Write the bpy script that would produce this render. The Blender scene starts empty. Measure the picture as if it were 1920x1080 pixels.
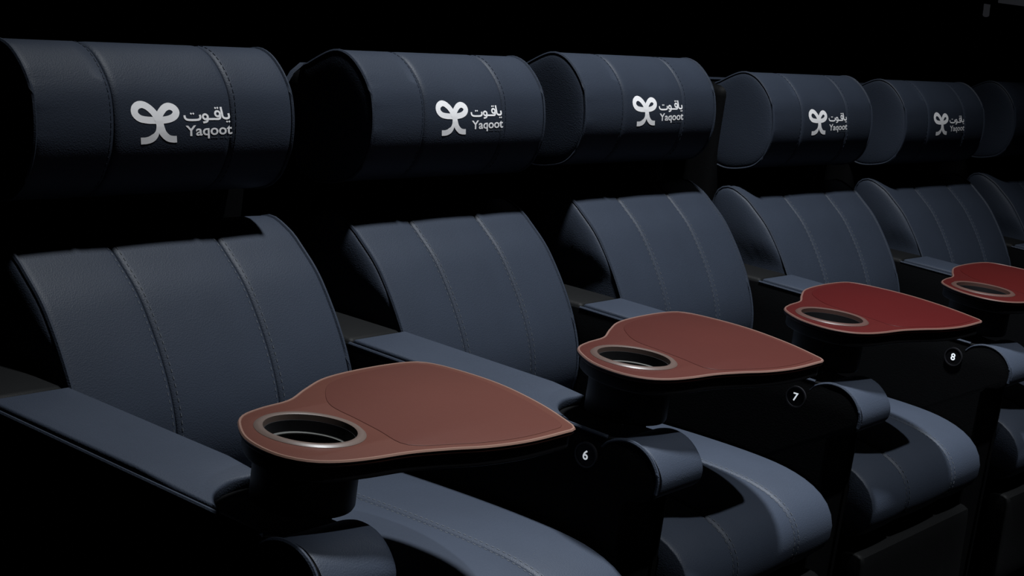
import bpy, bmesh, math, random
from mathutils import Vector, Matrix
random.seed(7)
scn = bpy.context.scene
col = scn.collection

# ------------------------------------------------------------------ camera
CAM_POS = Vector((-1.55884, -1.95644, 1.38226))
YAW, PITCH, ROLL = 0.960437, -0.202697, 0.138717
fw = Vector((math.sin(YAW)*math.cos(PITCH), math.cos(YAW)*math.cos(PITCH), math.sin(PITCH)))
r0 = Vector((math.cos(YAW), -math.sin(YAW), 0)); u0 = r0.cross(fw)
rt = math.cos(ROLL)*r0 + math.sin(ROLL)*u0
up = -math.sin(ROLL)*r0 + math.cos(ROLL)*u0
cd = bpy.data.cameras.new('camera'); cam = bpy.data.objects.new('camera', cd); col.objects.link(cam)
cd.sensor_width = 36; cd.lens = 36*1.68552; cd.clip_start = .05; cd.clip_end = 60
cam.matrix_world = Matrix(((rt.x, up.x, -fw.x, CAM_POS.x), (rt.y, up.y, -fw.y, CAM_POS.y), (rt.z, up.z, -fw.z, CAM_POS.z), (0, 0, 0, 1)))
scn.camera = cam

# ------------------------------------------------------------------ world, light, exposure
w = bpy.data.worlds.new('dark_hall'); scn.world = w; w.use_nodes = True
w.node_tree.nodes['Background'].inputs[0].default_value = (.5, .6, .8, 1)
w.node_tree.nodes['Background'].inputs[1].default_value = .0
scn.view_settings.view_transform = 'Standard'; scn.view_settings.look = 'None'
scn.view_settings.exposure = 0; scn.view_settings.gamma = 1; scn.view_settings.use_curve_mapping = False
# main ceiling spotlight, then five added ones: position, aim, power, beam angle, edge softness
LAMPS = [((1.15, -.62, 5.1), (1.64, -1.85, 0), 2950, 77, 1.0)]
LAMPS += [((x, -2.35, 5.1), (x+.02, -.80, .60), 830, 12.5, .8) for x in (.30, 1.05, 1.80, 2.55, 3.30)]  # added beams, no such lamps seen, to brighten trays, armrest and seat fronts
for pos, aim, power, beam, soft in LAMPS:
    ld = bpy.data.lights.new('spotlight_beam', 'SPOT'); lo = bpy.data.objects.new('spotlight_beam', ld); col.objects.link(lo)
    lo.location = pos; lo.rotation_euler = (Vector(aim)-Vector(pos)).to_track_quat('-Z', 'Y').to_euler()
    ld.energy = power; ld.color = (.93, .97, 1); ld.shadow_soft_size = .16 if beam > 30 else .05; ld.spot_size = math.radians(beam); ld.spot_blend = soft

# ------------------------------------------------------------------ materials
def mat(name, base, rough=.5, spec=.3, bump=0, bscale=300, var=.0, emit=None, metal=0):
    m = bpy.data.materials.new(name); m.use_nodes = True
    nt = m.node_tree; b = nt.nodes['Principled BSDF']
    b.inputs['Base Color'].default_value = (*base, 1)
    b.inputs['Roughness'].default_value = rough
    b.inputs['Specular IOR Level'].default_value = spec
    b.inputs['Metallic'].default_value = metal
    tc = nt.nodes.new('ShaderNodeTexCoord')
    if var:
        n = nt.nodes.new('ShaderNodeTexNoise'); n.inputs['Scale'].default_value = 9; n.inputs['Detail'].default_value = 4
        nt.links.new(tc.outputs['Object'], n.inputs['Vector'])
        mx = nt.nodes.new('ShaderNodeMix'); mx.data_type = 'RGBA'
        mx.inputs['A'].default_value = (*[c*(1-var) for c in base], 1); mx.inputs['B'].default_value = (*[c*(1+var) for c in base], 1)
        nt.links.new(n.outputs['Fac'], mx.inputs['Factor']); nt.links.new(mx.outputs['Result'], b.inputs['Base Color'])
    if bump:
        v = nt.nodes.new('ShaderNodeTexVoronoi'); v.inputs['Scale'].default_value = bscale
        nt.links.new(tc.outputs['Object'], v.inputs['Vector'])
        bn = nt.nodes.new('ShaderNodeBump'); bn.inputs['Strength'].default_value = bump; bn.inputs['Distance'].default_value = .001
        nt.links.new(v.outputs['Distance'], bn.inputs['Height']); nt.links.new(bn.outputs['Normal'], b.inputs['Normal'])
    if emit:
        b.inputs['Emission Color'].default_value = (*base, 1); b.inputs['Emission Strength'].default_value = emit
    return m
M = {}
M['leather'] = mat('leather', (.0190, .0243, .0362), .55, .16, .25, 420, .12)
M['vinyl'] = mat('black_vinyl', (.0016, .0017, .002), .6, .05, .15, 300, .1)
M['vinyl_grey'] = mat('charcoal_vinyl', (.004, .0042, .0045), .6, .08, .15, 300, .1)
M['thread'] = mat('thread', (.05, .056, .066), .7, .2)
M['print'] = mat('logo_print', (.80, .79, .80), .6, .1)
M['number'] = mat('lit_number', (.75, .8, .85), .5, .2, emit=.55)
M['badge'] = mat('badge_plastic', (.003, .003, .0035), .3, .2)
M['badge_ring'] = mat('badge_ring', (.010, .010, .012), .3, .4)
M['plastic'] = mat('black_plastic', (.006, .006, .007), .45, .2, .05, 200)
M['metal'] = mat('grey_metal', (.06, .06, .057), .4, .3, metal=.2)
M['carpet'] = mat('carpet', (.003, .003, .0035), .95, .0, .5, 160, .3)
M['wall'] = mat('black_wall', (.001, .001, .0012), .9, .0, .2, 60, .1)

# ------------------------------------------------------------------ helpers
def new_obj(name, me, m=None, parent=None, smooth=True):
    if m is not None:
        me.materials.clear(); me.materials.append(m)
    o = bpy.data.objects.new(name, me); col.objects.link(o)
    if parent is not None: o.parent = parent
    if smooth:
        for p in me.polygons: p.use_smooth = True
    return o
def tag(o, label, cat, group=None):
    o['label'] = label; o['category'] = cat
    if group: o['group'] = group
def empty(name, loc, rz=0, sx=1):
    o = bpy.data.objects.new(name, None); col.objects.link(o)
    o.location = loc; o.rotation_euler = (0, 0, rz); o.scale = (sx, 1, 1); o.empty_display_size = .1
    return o
def mesh(vs, fs, name='m'):
    me = bpy.data.meshes.new(name); me.from_pydata(vs, [], fs); me.update()
    bm = bmesh.new(); bm.from_mesh(me); bmesh.ops.recalc_face_normals(bm, faces=bm.faces); bm.to_mesh(me); bm.free()
    return me
def catmull(pts, n, closed=True):
    """evenly resampled Catmull-Rom through 2D points"""
    N = len(pts); dense = []
    segs = N if closed else N-1
    for i in range(segs):
        g = (lambda k: pts[k % N]) if closed else (lambda k: pts[max(0, min(N-1, k))])
        p0, p1, p2, p3 = g(i-1), g(i), g(i+1), g(i+2)
        for k in range(16):
            t = k/16
            dense.append(tuple(.5*(2*b+(c-a)*t+(2*a-5*b+4*c-d)*t*t+(3*b-a-3*c+d)*t**3) for a, b, c, d in zip(p0, p1, p2, p3)))
    if not closed: dense.append(tuple(pts[-1]))
    L = [0]; m = len(dense)
    for i in range(1, m+(1 if closed else 0)): L.append(L[-1]+math.dist(dense[i % m], dense[i-1]))
    out = []; j = 0; tot = L[-1]; cnt = n if closed else n-1
    for k in range(n):
        s = tot*k/cnt
        while j < len(L)-2 and L[j+1] < s: j += 1
        f = (s-L[j])/max(1e-9, L[j+1]-L[j]); a, b = dense[j % m], dense[(j+1) % m]
        out.append(tuple(x+(y-x)*f for x, y in zip(a, b)))
    return out
def normals2(P):
    n = len(P); A = sum(P[i][0]*P[(i+1) % n][1]-P[(i+1) % n][0]*P[i][1] for i in range(n)); sg = 1 if A > 0 else -1
    out = []
    for i in range(n):
        a, b = P[i-1], P[(i+1) % n]; dx, dy = b[0]-a[0], b[1]-a[1]; l = math.hypot(dx, dy) or 1
        out.append((sg*dy/l, -sg*dx/l))
    return out
def rnd(t, r, d):
    """quarter-round inset of depth d within distance r of a seam"""
    return 0 if t >= r else d*(1-math.sqrt(max(0, 1-(1-t/r)**2)))
def sweep_panel(P, x0, x1, d0=.006, d1=.006, r=.014, gather=0, puff=0):
    """solid upholstery panel: closed profile P (y,z) swept from x0 to x1, rounded into the seams at both ends"""
    N = normals2(P); n = len(P); W = x1-x0
    ts = [0, .0006, .002, .005, .009, .014]
    xs = sorted(set([x0+t for t in ts]+[x1-t for t in ts]+[x0+.014+(W-.028)*k/6 for k in range(7)]))
    vs, fs = [], []
    for x in xs:
        g = max(rnd(x-x0, r, d0), rnd(x1-x, r, d1)); pf = puff*math.sin(math.pi*(x-x0)/W)
        for i in range(n):
            e = g-pf
            if gather:
                e += gather*math.sin(i*1.7)*math.sin(i*.61+1)*math.exp(-abs((x-x0) if d0 <= d1 else (x1-x))/.02)
            vs.append((x, P[i][0]-N[i][0]*e, P[i][1]-N[i][1]*e))
    for k in range(len(xs)-1):
        for i in range(n):
            j = (i+1) % n; fs.append((k*n+i, k*n+j, (k+1)*n+j, (k+1)*n+i))
    fs.append(tuple(range(n))); fs.append(tuple((len(xs)-1)*n+i for i in range(n)))
    return mesh(vs, fs)
def side_cap(P, x0, sgn, bfun, inset=.002):
    """rounded side panel closing a cushion: rings shrink to the centre while bulging outwards"""
    N = normals2(P); n = len(P)
    P = [(p[0]-q[0]*inset, p[1]-q[1]*inset) for p, q in zip(P, N)]
    c = (sum(p[0] for p in P)/n, sum(p[1] for p in P)/n)
    S = [1, .985, .96, .92, .85, .74, .58, .38, .18]; vs, fs = [], []
    for s in S:
        for p in P:
            y, z = c[0]+s*(p[0]-c[0]), c[1]+s*(p[1]-c[1])
            vs.append((x0+sgn*bfun(z)*math.sqrt(max(0, 1-s**5)), y, z))
    for k in range(len(S)-1):
        for i in range(n):
            j = (i+1) % n; fs.append((k*n+i, k*n+j, (k+1)*n+j, (k+1)*n+i))
    m = len(vs); vs.append((x0+sgn*bfun(c[1]), c[0], c[1]))
    for i in range(n): fs.append(((len(S)-1)*n+i, (len(S)-1)*n+(i+1) % n, m))
    # closed back face
    fs.append(tuple(range(n)))
    return mesh(vs, fs)
def tube(path, rad, closed=False, k=6):
    vs, fs = [], []; n = len(path); path = [Vector(p) for p in path]
    for i, p in enumerate(path):
        a = path[i-1] if (i or closed) else p; b = path[(i+1) % n] if (i < n-1 or closed) else p
        t = (b-a).normalized(); h = Vector((0, 0, 1)) if abs(t.z) < .9 else Vector((1, 0, 0))
        s = t.cross(h).normalized(); q = s.cross(t)
        for j in range(k):
            an = 2*math.pi*j/k; vs.append(tuple(p+rad*(math.cos(an)*s+math.sin(an)*q)))
    for i in range(n if closed else n-1):
        for j in range(k):
            fs.append((i*k+j, i*k+(j+1) % k, ((i+1) % n)*k+(j+1) % k, ((i+1) % n)*k+j))
    if not closed: fs += [tuple(range(k)), tuple((n-1)*k+j for j in range(k))]
    return mesh(vs, fs)
def pipe_profile(P, x, rad, out=0.0, sel=None):
    N = normals2(P); pts = [(x, p[0]+q[0]*out, p[1]+q[1]*out) for p, q in zip(P, N)]
    return tube(pts, rad, True)
def stitches(P, xs, sel, gap=.0105, ln=.0062, rad=.0008, out=.0009, dfun=None):
    """short thread dashes along a profile, at each x in xs; sel(y,z) keeps the visible run"""
    N = normals2(P); vs, fs = [], []
    D = catmull(P, len(P)*12); DN = normals2(D); L = 0; last = -1
    for i in range(len(D)):
        L += math.dist(D[i], D[i-1])
        if not sel(*D[i]) or L-last < gap: continue
        last = L; a, b = D[i], D[(i+max(1, int(ln/max(1e-5, math.dist(D[i], D[i-1])))) ) % len(D)]
        nx = DN[i]
        for x in xs:
            o = out-(dfun(x) if dfun else 0)
            A = (a[0]+nx[0]*o, a[1]+nx[1]*o); B = (b[0]+nx[0]*o, b[1]+nx[1]*o); k = len(vs)
            for (q, c) in ((A, 1), (B, 1)):
                vs += [(x-rad, *q), (x+rad, *q), (x+rad, q[0]-nx[0]*.002, q[1]-nx[1]*.002), (x-rad, q[0]-nx[0]*.002, q[1]-nx[1]*.002)]
            fs += [(k, k+1, k+5, k+4), (k+1, k+2, k+6, k+5), (k+2, k+3, k+7, k+6), (k+3, k, k+4, k+7), (k, k+1, k+2, k+3), (k+4, k+5, k+6, k+7)]
    return mesh(vs, fs)
def eval_mesh(ob):
    dg = bpy.context.evaluated_depsgraph_get()
    me = bpy.data.meshes.new_from_object(ob.evaluated_get(dg))
    d = ob.data; bpy.data.objects.remove(ob); bpy.data.curves.remove(d)
    return me
def slab(loops, z0, z1, bev=.003):
    """flat solid from 2D outlines (first outer, then holes) with rounded edges"""
    c = bpy.data.curves.new('slab', 'CURVE'); c.dimensions = '2D'; c.fill_mode = 'BOTH'
    for lp in loops:
        s = c.splines.new('POLY'); s.points.add(len(lp)-1); s.use_cyclic_u = True
        for p, q in zip(s.points, lp): p.co = (q[0], q[1], 0, 1)
    c.extrude = max(1e-4, (z1-z0)/2-bev); c.bevel_depth = bev; c.bevel_resolution = 2; c.offset = -bev
    o = bpy.data.objects.new('slab', c); col.objects.link(o); bpy.context.view_layer.update()
    me = eval_mesh(o); h = (z0+z1)/2
    for v in me.vertices: v.co.z += h
    bm = bmesh.new(); bm.from_mesh(me); bmesh.ops.remove_doubles(bm, verts=bm.verts, dist=1e-5)
    bmesh.ops.recalc_face_normals(bm, faces=bm.faces); bm.to_mesh(me); bm.free()
    return me
def rbox(x0, x1, y0, y1, z0, z1, bev=.01, seg=3):
    bm = bmesh.new(); bmesh.ops.create_cube(bm, size=1)
    for v in bm.verts: v.co = (x0+(v.co.x+.5)*(x1-x0), y0+(v.co.y+.5)*(y1-y0), z0+(v.co.z+.5)*(z1-z0))
    bmesh.ops.bevel(bm, geom=list(bm.edges), offset=bev, segments=seg, affect='EDGES', profile=.5)
    me = bpy.data.meshes.new('b'); bm.to_mesh(me); bm.free(); return me
def lathe(prof, cx, cy, k=40, cap=True):
    """revolve (r,z) list"""
    vs, fs = [], []
    for r, z in prof:
        for j in range(k): a = 2*math.pi*j/k; vs.append((cx+r*math.cos(a), cy+r*math.sin(a), z))
    n = len(prof)
    for i in range(n-1):
        for j in range(k): fs.append((i*k+j, i*k+(j+1) % k, (i+1)*k+(j+1) % k, (i+1)*k+j))
    return vs, fs, n, k
def lathe_mesh(prof, cx, cy, k=40, closed=False):
    vs, fs, n, k = lathe(prof, cx, cy, k)
    if closed:
        for j in range(k): fs.append(((n-1)*k+j, (n-1)*k+(j+1) % k, (j+1) % k, j))
    else: fs += [tuple(range(k)), tuple((n-1)*k+j for j in range(k))]
    return mesh(vs, fs)
def prism(poly, x0, x1, bev=.003):
    """(y,z) outline extruded in x"""
    me = slab([poly], x0, x1, bev)
    for v in me.vertices: v.co = (v.co.z, v.co.x, v.co.y)
    me.update(); bm = bmesh.new(); bm.from_mesh(me); bmesh.ops.recalc_face_normals(bm, faces=bm.faces); bm.to_mesh(me); bm.free()
    return me
def flat_shade(o):
    for p in o.data.polygons: p.use_smooth = False
    return o
def auto(o, ang=35):
    o.data.set_sharp_from_angle(angle=math.radians(ang)); return o

# ------------------------------------------------------------------ the room
def struct(name, me, m):
    o = new_obj(name, me, m, smooth=False); o['kind'] = 'structure'; return o
struct('floor', rbox(-4, 10, -7, 1.9, -.2, 0, .001, 1), M['carpet'])
struct('wall_back', rbox(-4, 10, 1.7, 1.9, 0, 5.4, .001, 1), M['wall'])
struct('wall_right', rbox(9.8, 10, -7, 1.7, 0, 5.4, .001, 1), M['wall'])
struct('ceiling', rbox(-4, 10, -7, 1.9, 5.4, 5.5, .001, 1), M['wall'])
struct('trim_1', rbox(-4, 9.8, .62, 1.7, 0, .32, .004, 1), M['carpet'])       # riser of the row behind

# ------------------------------------------------------------------ seat layout (fitted arm positions: x, y, turn)
ROW = [(0, 0, 0), (.772, .004, .008), (1.482, -.007, .008), (2.220, -.036, -.022), (2.983, -.069, -.030), (3.745, -.105, -.036)]
PN, GN = .745, .587          # nominal pitch and gap between armrests

HEAD = catmull([(.25, 1.085), (.195, 1.117), (.157, 1.117), (.122, 1.095), (.093, 1.060), (.080, 1.022), (.0755, .985), (.0785, .952), (.094, .912), (.128, .885), (.2, .872), (.25, .90), (.268, .99), (.266, 1.07)], 72)
LUMB = catmull([(.165, .824), (.112, .808), (.075, .782), (.035, .748), (0, .706), (-.03, .663), (-.055, .62), (-.075, .575), (-.086, .53), (-.086, .49), (-.07, .462), (.06, .458), (.195, .47), (.205, .66), (.20, .79)], 72)
SEAT = catmull([(.05, .442), (-.2, .452), (-.4, .456), (-.55, .452), (-.63, .438), (-.68, .412), (-.705, .375), (-.706, .335), (-.68, .302), (-.6, .288), (-.3, .285), (0, .285), (.06, .31), (.075, .38)], 80)
FOOT = catmull([(-.665, .266), (-.693, .264), (-.704, .248), (-.708, .16), (-.711, .07), (-.70, .052), (-.665, .052), (-.655, .07), (-.65, .16), (-.652, .25)], 40)

def head_y(z):
    best = 9
    n = len(HEAD)
    for i in range(n):
        a, b = HEAD[i], HEAD[(i+1) % n]
        if (a[1]-z)*(b[1]-z) <= 0 and abs(a[1]-b[1]) > 1e-9:
            y = a[0]+(b[0]-a[0])*(z-a[1])/(b[1]-a[1]); best = min(best, y)
    return best

# ------------------------------------------------------------------ the printed logo (drawn in its own sheet units, then laid on the headrest)
def sheet(a, b):
    x = 1.43274e-4*a+1.366e-5*b+.23413; z = -1.114e-6*a-1.08259e-4*b+1.062427
    return x, z
def ribbon(path, wd, ends=None, n=40, closed=False):
    pts = catmull(path, n, closed); m = len(pts); vs = []; fs = []
    for i, p in enumerate(pts):
        a = pts[i-1] if (i or closed) else p; b = pts[(i+1) % m] if (i < m-1 or closed) else p
        dx, dy = b[0]-a[0], b[1]-a[1]; l = math.hypot(dx, dy) or 1
        h = (wd(i/(m-1)) if callable(wd) else wd)/2
        vs += [(p[0]-dy/l*h, p[1]+dx/l*h), (p[0]+dy/l*h, p[1]-dx/l*h)]
    for i in range(m if closed else m-1):
        j = (i+1) % m; fs.append((2*i, 2*i+1, 2*j+1, 2*j))
    return vs, fs
def dot(a, b, r):
    return [(a+r, b), (a, b+r), (a-r, b), (a, b-r)], [(0, 1, 2, 3)]
def lay(shapes, off=.0005):
    V, Fc = [], []
    for k, (vs, fs) in enumerate(shapes):
        b = len(V)
        for p in vs:
            x, z = sheet(*p); V.append((x, head_y(z)-off-k*1e-5, z))
        Fc += [tuple(b+i for i in f) for f in fs]
    me = bpy.data.meshes.new('print'); me.from_pydata(V, [], Fc); me.update(); return me
BOW = [ribbon([(600, 452), (500, 452), (400, 448), (300, 425), (240, 365), (243, 290), (300, 238), (370, 232), (440, 268), (505, 335), (560, 425), (585, 470)], 100, n=60),
       ribbon([(540, 455), (640, 448), (740, 428), (815, 385), (842, 325), (810, 272), (745, 250), (680, 272), (620, 330), (575, 400), (550, 470)], 100, n=60),
       ribbon([(560, 420), (580, 500), (592, 560), (622, 640), (690, 708), (760, 728), (822, 728)], lambda t: 112-14*t, n=40),
       ribbon([(538, 520), (540, 600), (512, 665), (450, 720), (380, 745), (292, 750)], lambda t: 20+80*min(1, t*1.9), n=40)]
ARABIC = [ribbon([(1648, 345), (1652, 395), (1628, 418), (1585, 418), (1553, 395), (1545, 330), (1538, 252)], 32),
          ribbon([(1475+38*math.cos(t), 352+38*math.sin(t)) for t in [k*math.pi/5 for k in range(10)]], 30, closed=True),
          ribbon([(1510, 350), (1512, 400), (1490, 427), (1420, 430), (1330, 430), (1300, 425)], 30),
          ribbon([(1278+38*math.cos(t), 398+36*math.sin(t)) for t in [k*math.pi/5 for k in range(10)]], 30, closed=True),
          ribbon([(1314, 395), (1312, 440), (1290, 470), (1235, 482)], 30),
          ribbon([(960, 378), (966, 420), (1000, 442), (1080, 446), (1165, 440), (1198, 415), (1196, 368)], 32),
          dot(1612, 468, 17), dot(1648, 466, 17), dot(1450, 268, 17), dot(1486, 266, 17), dot(1062, 353, 17), dot(1098, 352, 17)]
TINY = [ribbon([(a, 706-.02*(a-1350)), (a+wd, 706-.02*(a+wd-1350))], 16, n=3) for a, wd in ((1350, 30), (1388, 26), (1422, 34), (1500, 24), (1530, 20), (1572, 32), (1612, 24), (1644, 34))]
def text_shape(body):
    c = bpy.data.curves.new('t', 'FONT'); c.body = body; c.size = 1; c.resolution_u = 4; c.offset = .018
    o = bpy.data.objects.new('t', c); col.objects.link(o); bpy.context.view_layer.update()
    me = eval_mesh(o)
    vs = [(v.co.x, v.co.y) for v in me.vertices]; fs = [tuple(p.vertices) for p in me.polygons]
    bpy.data.meshes.remove(me); return vs, fs
tv, tf = text_shape('Yaqoot')
tx0, tx1 = min(v[0] for v in tv), max(v[0] for v in tv); ty1 = max(v[1] for v in tv)
LATIN = [([(960+725*(x-tx0)/(tx1-tx0), 683-.043*725*(x-tx0)/(tx1-tx0)-y*153/ty1) for x, y in tv], tf)]

# ------------------------------------------------------------------ recliner meshes (built once, shared by every seat)
CX = PN/2
def loc(me):                                      # arm-local x -> seat-centre x
    for v in me.vertices: v.co.x -= CX
    me.update(); return me
HX = (.081, .234, .484, .630); LX = (.084, .266, .490, .664); SX = (.080, .252, .500, .665)
hb = lambda z: .007
lb = lambda z: .003+.013*max(0, min(1, (z-.655)/.05))
MESH = {}
def three(key, P, X, gather=0, puff=0, d=.006, ends=.0035):
    MESH[key+'_l'] = loc(sweep_panel(P, X[0], X[1], ends, d, gather=gather, puff=puff))
    MESH[key+'_m'] = loc(sweep_panel(P, X[1], X[2], d, d, puff=puff))
    MESH[key+'_r'] = loc(sweep_panel(P, X[2], X[3], d, ends, gather=0, puff=puff))
    N = normals2(P); I = [(p[0]-q[0]*.012, p[1]-q[1]*.012) for p, q in zip(P, N)]
    MESH[key+'_core'] = loc(sweep_panel(I, X[0]+.01, X[3]-.01, .002, .002))
three('head', HEAD, HX, gather=.0016)
three('lumb', LUMB, LX, puff=.002)
three('seat', SEAT, SX, puff=.003)
MESH['head_capl'] = loc(side_cap(HEAD, HX[0], -1, hb)); MESH['head_capr'] = loc(side_cap(HEAD, HX[3], 1, hb))
MESH['lumb_capl'] = loc(side_cap(LUMB, LX[0], -1, lb)); MESH['lumb_capr'] = loc(side_cap(LUMB, LX[3], 1, lambda z: .004))
for key, P, X, r in (('head', HEAD, HX, .0035), ('lumb', LUMB, LX, .004)):
    MESH[key+'_pipel'] = loc(pipe_profile(P, X[0], r, -.001)); MESH[key+'_piper'] = loc(pipe_profile(P, X[3], r, -.001))
gi = lambda X: (lambda x: max(rnd(abs(x-X[1]), .014, .006), rnd(abs(x-X[2]), .014, .006)))
MESH['head_st'] = loc(stitches(HEAD, [HX[1]-.009, HX[2]+.009], lambda y, z: y < .2 and z > .9, dfun=gi(HX)))
MESH['lumb_st'] = loc(stitches(LUMB, [LX[1]-.009, LX[1]+.009, LX[2]-.009, LX[2]+.009], lambda y, z: y < .14 and z > .5, dfun=gi(LX)))
MESH['seat_st'] = loc(stitches(SEAT, [SX[1]-.009, SX[1]+.009, SX[2]-.009, SX[2]+.009], lambda y, z: z > .33, dfun=gi(SX)))
MESH['logo'] = loc(lay(BOW)); MESH['arabic'] = loc(lay(ARABIC)); MESH['latin'] = loc(lay(LATIN)); MESH['tiny'] = loc(lay(TINY))
MESH['foot'] = loc(sweep_panel(FOOT, .082, .663, .006, .006))
MESH['shell'] = loc(rbox(.082, .663, .215, .315, .08, 1.074, .03, 4))
MESH['shell_pipe'] = loc(tube([(.075+.59*t, .312, 1.077-.05*max(0, abs(t-.5)*2-.88)/.12) for t in [k/24 for k in range(25)]], .005))
MESH['base'] = loc(rbox(.086, .659, -.62, .21, 0, .285, .01, 2))
first = {}
def part(name, key, m, parent, kind=None, dx=0, dz=0, label=None):
    me = MESH[key]
    o = bpy.data.objects.new(name, me); col.objects.link(o); o.parent = parent; o.location = (dx, 0, dz)
    if key not in first:
        first[key] = 1; me.materials.clear(); me.materials.append(m)
        for p in me.polygons: p.use_smooth = key not in ('logo', 'arabic', 'latin', 'tiny')
        if me.polygons and key not in ('logo', 'arabic', 'latin', 'tiny'): me.set_sharp_from_angle(angle=math.radians(50))
    if kind: o['kind'] = kind
    if label: o['label'] = label
    return o
def recliner(i, label, hdx=0, hdz=0, ldz=0):
    x, y, a = ROW[i]
    if i+1 < len(ROW): P = math.hypot(ROW[i+1][0]-x, ROW[i+1][1]-y)
    else: P = .76
    an = ROW[i+1][2] if i+1 < len(ROW) else a
    s = (P-2*.079-abs(an-a)*.65)/GN                       # leave room where neighbouring armrests turn towards each other
    t = empty('recliner_seat', (x+math.cos(a)*P/2, y+math.sin(a)*P/2, 0), (a+an)/2, s)
    tag(t, label, 'recliner', 'row of cinema recliners')
    part('base', 'base', M['vinyl'], t)
    sh = part('back_shell', 'shell', M['vinyl'], t); part('piping', 'shell_pipe', M['leather'], sh)
    h = part('headrest', 'head_core', M['vinyl'], t, dx=(CX+hdx-P/2)/s, dz=hdz, label='rolled leather headrest with pale printed bow logo')
    h.scale.x = 1/s
    for k in 'lmr': part('upholstery_panel', 'head_'+k, M['leather'], h)
    part('side_panel', 'head_capl', M['leather'], h); part('side_panel', 'head_capr', M['leather'], h)
    part('piping', 'head_pipel', M['leather'], h); part('piping', 'head_piper', M['leather'], h)
    part('stitching', 'head_st', M['leather'], h, 'stuff')
    part('bow_emblem', 'logo', M['print'], h, label='pale grey ribbon bow emblem')
    part('arabic_lettering', 'arabic', M['print'], h, label='pale grey Arabic lettering')
    part('latin_lettering', 'latin', M['print'], h, label='pale grey Latin lettering')
    part('small_print', 'tiny', M['thread'], h, 'stuff')
    l = part('lumbar_cushion', 'lumb_core', M['vinyl'], t, dz=ldz)
    for k in 'lmr': part('upholstery_panel', 'lumb_'+k, M['leather'], l)
    part('side_panel', 'lumb_capl', M['leather'], l); part('side_panel', 'lumb_capr', M['leather'], l)
    part('piping', 'lumb_pipel', M['leather'], l); part('piping', 'lumb_piper', M['leather'], l)
    part('stitching', 'lumb_st', M['thread'], l, 'stuff')
    c = part('seat_cushion', 'seat_core', M['vinyl'], t)
    for k in 'lmr': part('upholstery_panel', 'seat_'+k, M['leather'], c)
    part('stitching', 'seat_st', M['thread'], c, 'stuff')
    part('footrest', 'foot', M['vinyl_grey'], t)  # leather panel, darkened in place of shade under the added front beams
    return t
recliner(0, 'black leather cinema recliner beside the unnumbered armrest with the brown tray', hdz=.002)
recliner(1, 'black leather recliner with armrest number 6 on one side, russet tray above its seat', -.008, .004)
recliner(2, 'leather cinema recliner under the bright red tray, next to armrest number 7', -.034, .018, .018)
recliner(3, 'black leather cinema recliner between armrest number 8 and the next armrest along', .024, -.006)
recliner(4, 'black leather cinema recliner two seats past the armrest numbered 7', 0, -.010)
recliner(5, 'dark leather cinema recliner at the end of the row, three seats past armrest 7')

# ------------------------------------------------------------------ armrest consoles
AX = .073
SIDE = [(.20, 0), (.20, .58), (.17, .615), (.10, .634), (-.05, .638), (-.30, .632), (-.50, .627), (-.60, .624), (-.632, .627), (-.66, .624), (-.684, .609), (-.698, .590), (-.702, .570), (-.696, .549), (-.68, .538), (-.655, .533), (-.645, .52), (-.645, 0)]
SIDER = SIDE[:7] + [(-.585, .615), (-.59, .53), (-.645, .52), (-.645, 0)]
NOSE = catmull([(-.592, .604), (-.605, .617), (-.632, .626), (-.66, .623), (-.684, .608), (-.702, .582), (-.701, .556), (-.68, .540), (-.64, .537), (-.60, .54), (-.588, .57)], 44)
NTOP = catmull([(-.592, .604), (-.605, .617), (-.632, .626), (-.66, .623), (-.684, .608), (-.700, .582), (-.700, .556)], 24, False)
def arc(cx, cy, R, a0, a1, n): return [(cx+R*math.cos(a0+(a1-a0)*k/(n-1)), cy+R*math.sin(a0+(a1-a0)*k/(n-1))) for k in range(n)]
HCX, HCY = .030, -.563
RR = .108
PX = .0705
aR = math.acos((PX-HCX)/RR); aL = math.acos(max(-1, (-PX-HCX)/RR))
PAD = [(-PX, -.058), (PX, -.058)] + arc(HCX, HCY, RR, aR, aL, 14)
PADM = slab([PAD], 0, .03, .005)
bm = bmesh.new(); bm.from_mesh(PADM)
bmesh.ops.triangulate(bm, faces=[f for f in bm.faces if len(f.verts) > 4])
bmesh.ops.subdivide_edges(bm, edges=[e for e in bm.edges if e.calc_length() > .06], cuts=5, use_grid_fill=True)
for v in bm.verts:
    v.co.z += .6185+.029*v.co.y*.6 - .006*max(0, min(1, (-.40-v.co.y)/.06))*(1 if v.co.z > .015 else 0)
bmesh.ops.recalc_face_normals(bm, faces=bm.faces); bm.to_mesh(PADM); bm.free()
A = {'body': rbox(-.060, .060, -.64, .195, 0, .618, .004, 1),
     'sl': prism(SIDE, -AX, -.061, .003), 'sr': prism(SIDER, .061, AX, .003),
     'pad': PADM, 'rear': rbox(-.0715, .0715, -.054, .19, .57, .646, .012, 3),
     'nose': sweep_panel(NOSE, -.0605, .0725, .001, .006, r=.009),
     'npl': tube([(-AX+.002, y, z+.0015) for y, z in NTOP], .0032),
     'epl': tube([(-AX+.001, y, z) for y, z in catmull(SIDE[4:8], 26, False)], .0030)}
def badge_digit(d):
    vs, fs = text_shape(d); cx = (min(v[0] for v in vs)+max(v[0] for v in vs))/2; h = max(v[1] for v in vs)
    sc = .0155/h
    me = bpy.data.meshes.new('digit'); me.from_pydata([(-AX-.0042, -.567-(v[0]-cx)*sc, .5775+v[1]*sc) for v in vs], [], fs); me.update(); return me
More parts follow.
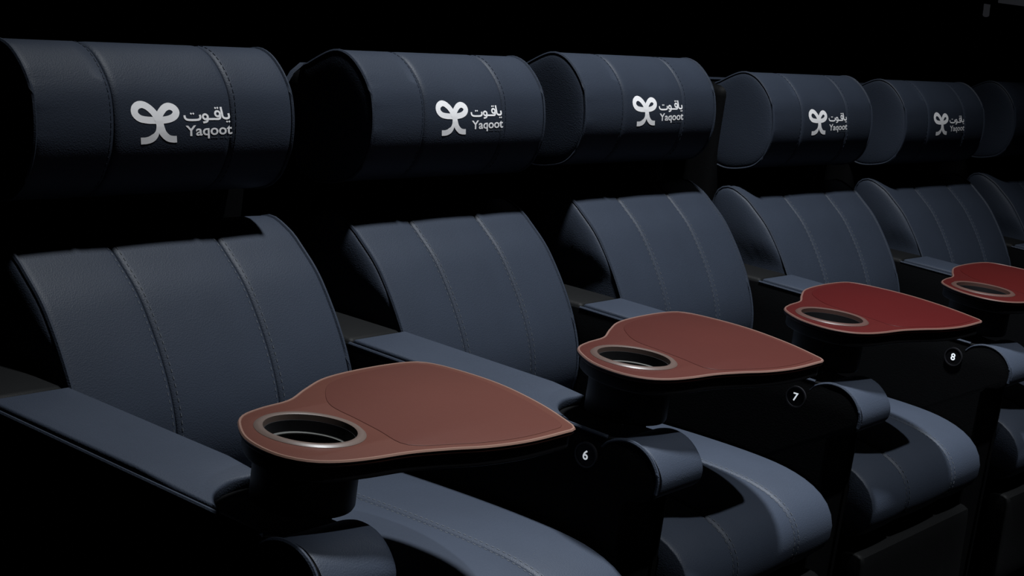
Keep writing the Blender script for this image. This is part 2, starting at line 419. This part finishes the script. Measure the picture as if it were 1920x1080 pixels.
def disc_x(r0, r1, x0, x1, cy, cz, k=32):
    me = lathe_mesh([(r0, 0), (r1, 0), (r1, x1-x0), (r0, x1-x0)], 0, 0, k, True) if r0 else lathe_mesh([(r1, 0), (r1, x1-x0)], 0, 0, k)
    for v in me.vertices: v.co = (x1-v.co.z, cy+v.co.x, cz+v.co.y)
    me.update(); bm = bmesh.new(); bm.from_mesh(me); bmesh.ops.recalc_face_normals(bm, faces=bm.faces); bm.to_mesh(me); bm.free(); return me
A['disc'] = disc_x(0, .019, -AX-.003, -AX+.002, -.567, .585); A['ring'] = disc_x(.0185, .021, -AX-.0045, -AX+.002, -.567, .585)
AM = dict(body='vinyl', sl='vinyl', sr='vinyl', pad='leather', rear='vinyl_grey', nose='leather', npl='leather', epl='leather', disc='badge', ring='badge_ring')
AN = dict(body='console_body', sl='side_panel', sr='side_panel', pad='arm_pad', rear='rear_cap', nose='front_roll', npl='piping', epl='piping')
for k, me in A.items():
    me.materials.clear(); me.materials.append(M[AM[k]])
    for p in me.polygons: p.use_smooth = True
    me.set_sharp_from_angle(angle=math.radians(40))
def console(i, label, digit=None):
    x, y, a = ROW[i]; t = empty('armrest_console', (x, y, 0), a); tag(t, label, 'armrest', 'armrests between the recliners')
    for k in AN:
        o = bpy.data.objects.new(AN[k], A[k]); col.objects.link(o); o.parent = t
    if digit:
        b = bpy.data.objects.new('number_badge', A['disc']); col.objects.link(b); b.parent = t; b['label'] = 'round black seat number badge'
        r = bpy.data.objects.new('ring', A['ring']); col.objects.link(r); r.parent = b
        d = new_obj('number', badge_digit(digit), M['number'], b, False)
console(0, 'black leather armrest console without a visible number, carrying the brown tray')
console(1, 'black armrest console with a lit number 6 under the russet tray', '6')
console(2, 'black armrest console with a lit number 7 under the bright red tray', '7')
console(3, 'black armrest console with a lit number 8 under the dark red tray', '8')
console(4, 'black leather armrest console just past the one numbered 8, no tray')
console(5, 'dark armrest console at the end of the row, two past number 8')

# ------------------------------------------------------------------ tray tables
HR = .0595
OUT = catmull([(-.032, -.502), (0, -.476), (.047, -.464), (.105, -.457), (.165, -.430), (.235, -.404), (.325, -.396), (.415, -.402), (.449, -.425), (.460, -.49), (.455, -.56), (.428, -.645), (.393, -.715), (.374, -.741), (.345, -.744), (.265, -.742), (.196, -.729), (.139, -.708), (.082, -.691), (.02, -.681), (-.027, -.668), (-.060, -.645), (-.075, -.605), (-.065, -.55)], 110)
INL = catmull([(.185, -.450), (.225, -.425), (.285, -.412), (.36, -.410), (.420, -.418), (.440, -.45), (.445, -.52), (.428, -.60), (.40, -.67), (.37, -.722), (.33, -.730), (.262, -.728), (.20, -.715), (.150, -.696), (.115, -.682), (.098, -.66), (.113, -.61), (.125, -.56), (.140, -.50)], 90)
def off(P, d): return [(p[0]-n[0]*d, p[1]-n[1]*d) for p, n in zip(P, normals2(P))]
hole = [(HCX+.004+ (HR+.010)*math.cos(2*math.pi*k/48), HCY+(HR+.010)*math.sin(2*math.pi*k/48)) for k in range(48)]
hx, hy = HCX+.004, HCY
T = {'top': slab([OUT, hole], .7225, .7315, .003),
     'inlay': slab([INL], .7300, .7324, .0008),
     'base': slab([off(OUT, .006), hole], .702, .7225, .003),
     'edge': tube([(p[0], p[1], .7300) for p in off(OUT, .0012)], .0026, True),  # rim bead in lighter tan; the lip's highlight is put into its colour
     'ring': lathe_mesh([(HR, .724), (HR+.001, .7335), (HR+.004, .7350), (HR+.009, .7345), (HR+.0125, .7318), (HR+.0125, .7310), (HR+.009, .724)], hx, hy, 56, True),
     'well': lathe_mesh([(HR+.008, .726), (HR-.001, .726), (HR-.006, .652), (.001, .650), (.001, .646), (HR+.004, .646)], hx, hy, 48, True),
     'glint': lathe_mesh([(HR-.0070, .7090), (HR-.0025, .7090), (HR-.0025, .7110), (HR-.0070, .7104)], hx, hy, 48, True),
     'drum': lathe_mesh([(HR+.001, .636), (HR+.007, .636), (HR+.009, .640), (HR+.009, .700), (HR+.001, .700)], hx, hy, 48, True)}
for k, me in T.items():
    for p in me.polygons: p.use_smooth = True
    me.set_sharp_from_angle(angle=math.radians(40))
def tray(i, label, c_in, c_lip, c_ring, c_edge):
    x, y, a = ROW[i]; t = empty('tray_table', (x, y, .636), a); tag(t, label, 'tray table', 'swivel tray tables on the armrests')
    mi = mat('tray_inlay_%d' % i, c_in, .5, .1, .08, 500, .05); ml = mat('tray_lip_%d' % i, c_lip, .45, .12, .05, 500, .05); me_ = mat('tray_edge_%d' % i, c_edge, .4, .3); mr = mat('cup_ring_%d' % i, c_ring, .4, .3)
    for k, nm, m in (('top', 'tray_top', ml), ('inlay', 'tray_inlay', mi), ('edge', 'lip_highlight', me_), ('base', 'tray_underside', M['plastic']), ('ring', 'cup_ring', mr), ('well', 'cup_well', M['plastic']), ('drum', 'swivel_drum', M['plastic'])):
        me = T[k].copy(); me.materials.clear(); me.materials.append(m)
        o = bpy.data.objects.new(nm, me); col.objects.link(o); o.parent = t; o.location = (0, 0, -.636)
        if k == 'well':
            me = T['glint'].copy(); me.materials.clear(); me.materials.append(M['metal'])
            g = bpy.data.objects.new('metal_rim', me); col.objects.link(g); g.parent = o
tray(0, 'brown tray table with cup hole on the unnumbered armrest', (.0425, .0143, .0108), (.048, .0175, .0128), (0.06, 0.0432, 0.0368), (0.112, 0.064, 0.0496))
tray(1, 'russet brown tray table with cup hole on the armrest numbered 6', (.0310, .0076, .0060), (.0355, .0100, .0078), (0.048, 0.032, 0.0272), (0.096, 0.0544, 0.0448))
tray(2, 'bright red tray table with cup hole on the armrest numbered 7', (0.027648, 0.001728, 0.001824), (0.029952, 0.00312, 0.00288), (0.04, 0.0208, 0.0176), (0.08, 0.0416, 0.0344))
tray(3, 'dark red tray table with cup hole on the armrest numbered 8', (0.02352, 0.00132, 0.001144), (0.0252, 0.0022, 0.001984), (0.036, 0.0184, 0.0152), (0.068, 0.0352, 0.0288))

# ------------------------------------------------------------------ ceiling spotlights (main lamp, and five added ones for trays and armrest fronts)
M['fixture'] = mat('black_fixture', (.01, .01, .011), .5, .3)
for pos, aim, power, beam, soft in LAMPS:
    p = Vector(pos); q = (Vector(aim)-p).to_track_quat('Z', 'Y')
    t = empty('ceiling_spotlight', (p.x, p.y, 5.4)); tag(t, 'wide-beam black can spotlight above the headrests' if beam > 30 else 'added unseen narrow spotlight for the trays and armrest fronts', 'spotlight', 'ceiling spotlights')
    me = lathe_mesh([(.104, .02), (.11, .02), (.11, -.16), (.07, -.20), (.0, -.20), (.0, -.19), (.066, -.19), (.104, -.155)], 0, 0, 28, True)
    for v in me.vertices: v.co = q @ v.co + Vector((0, 0, p.z-5.4))
    new_obj('lamp_can', me, M['fixture'], t)
    b = q @ Vector((0, 0, -.19)) + Vector((0, 0, p.z-5.4))
    new_obj('stem', tube([b, (b.x, b.y, 0)], .015, k=10), M['fixture'], t)

# ------------------------------------------------------------------ faint unclear shape far behind the row, glow put in to show it
M['dim_glow'] = mat('added_glow', (.30, .31, .36), .5, .2, emit=.035)  # no lamp known here; emission added so the shape shows
t = empty('faint_glow_shape', (7.70, 1.70, 1.31)); tag(t, 'faint unclear grey shape behind the row, with an added glow', 'unclear shape')
new_obj('shape_back', rbox(-.02, .75, -.10, 0, .03, .13, .012, 2), M['fixture'], t)
new_obj('glow_bar', rbox(.06, .70, -.115, -.09, .045, .10, .008, 2), M['dim_glow'], t)
new_obj('glow_strut', tube([(-.05, -.06, .22), (-.02, -.065, .12), (.015, -.06, .02), (.05, -.05, -.03)], .018, k=10), M['dim_glow'], t)
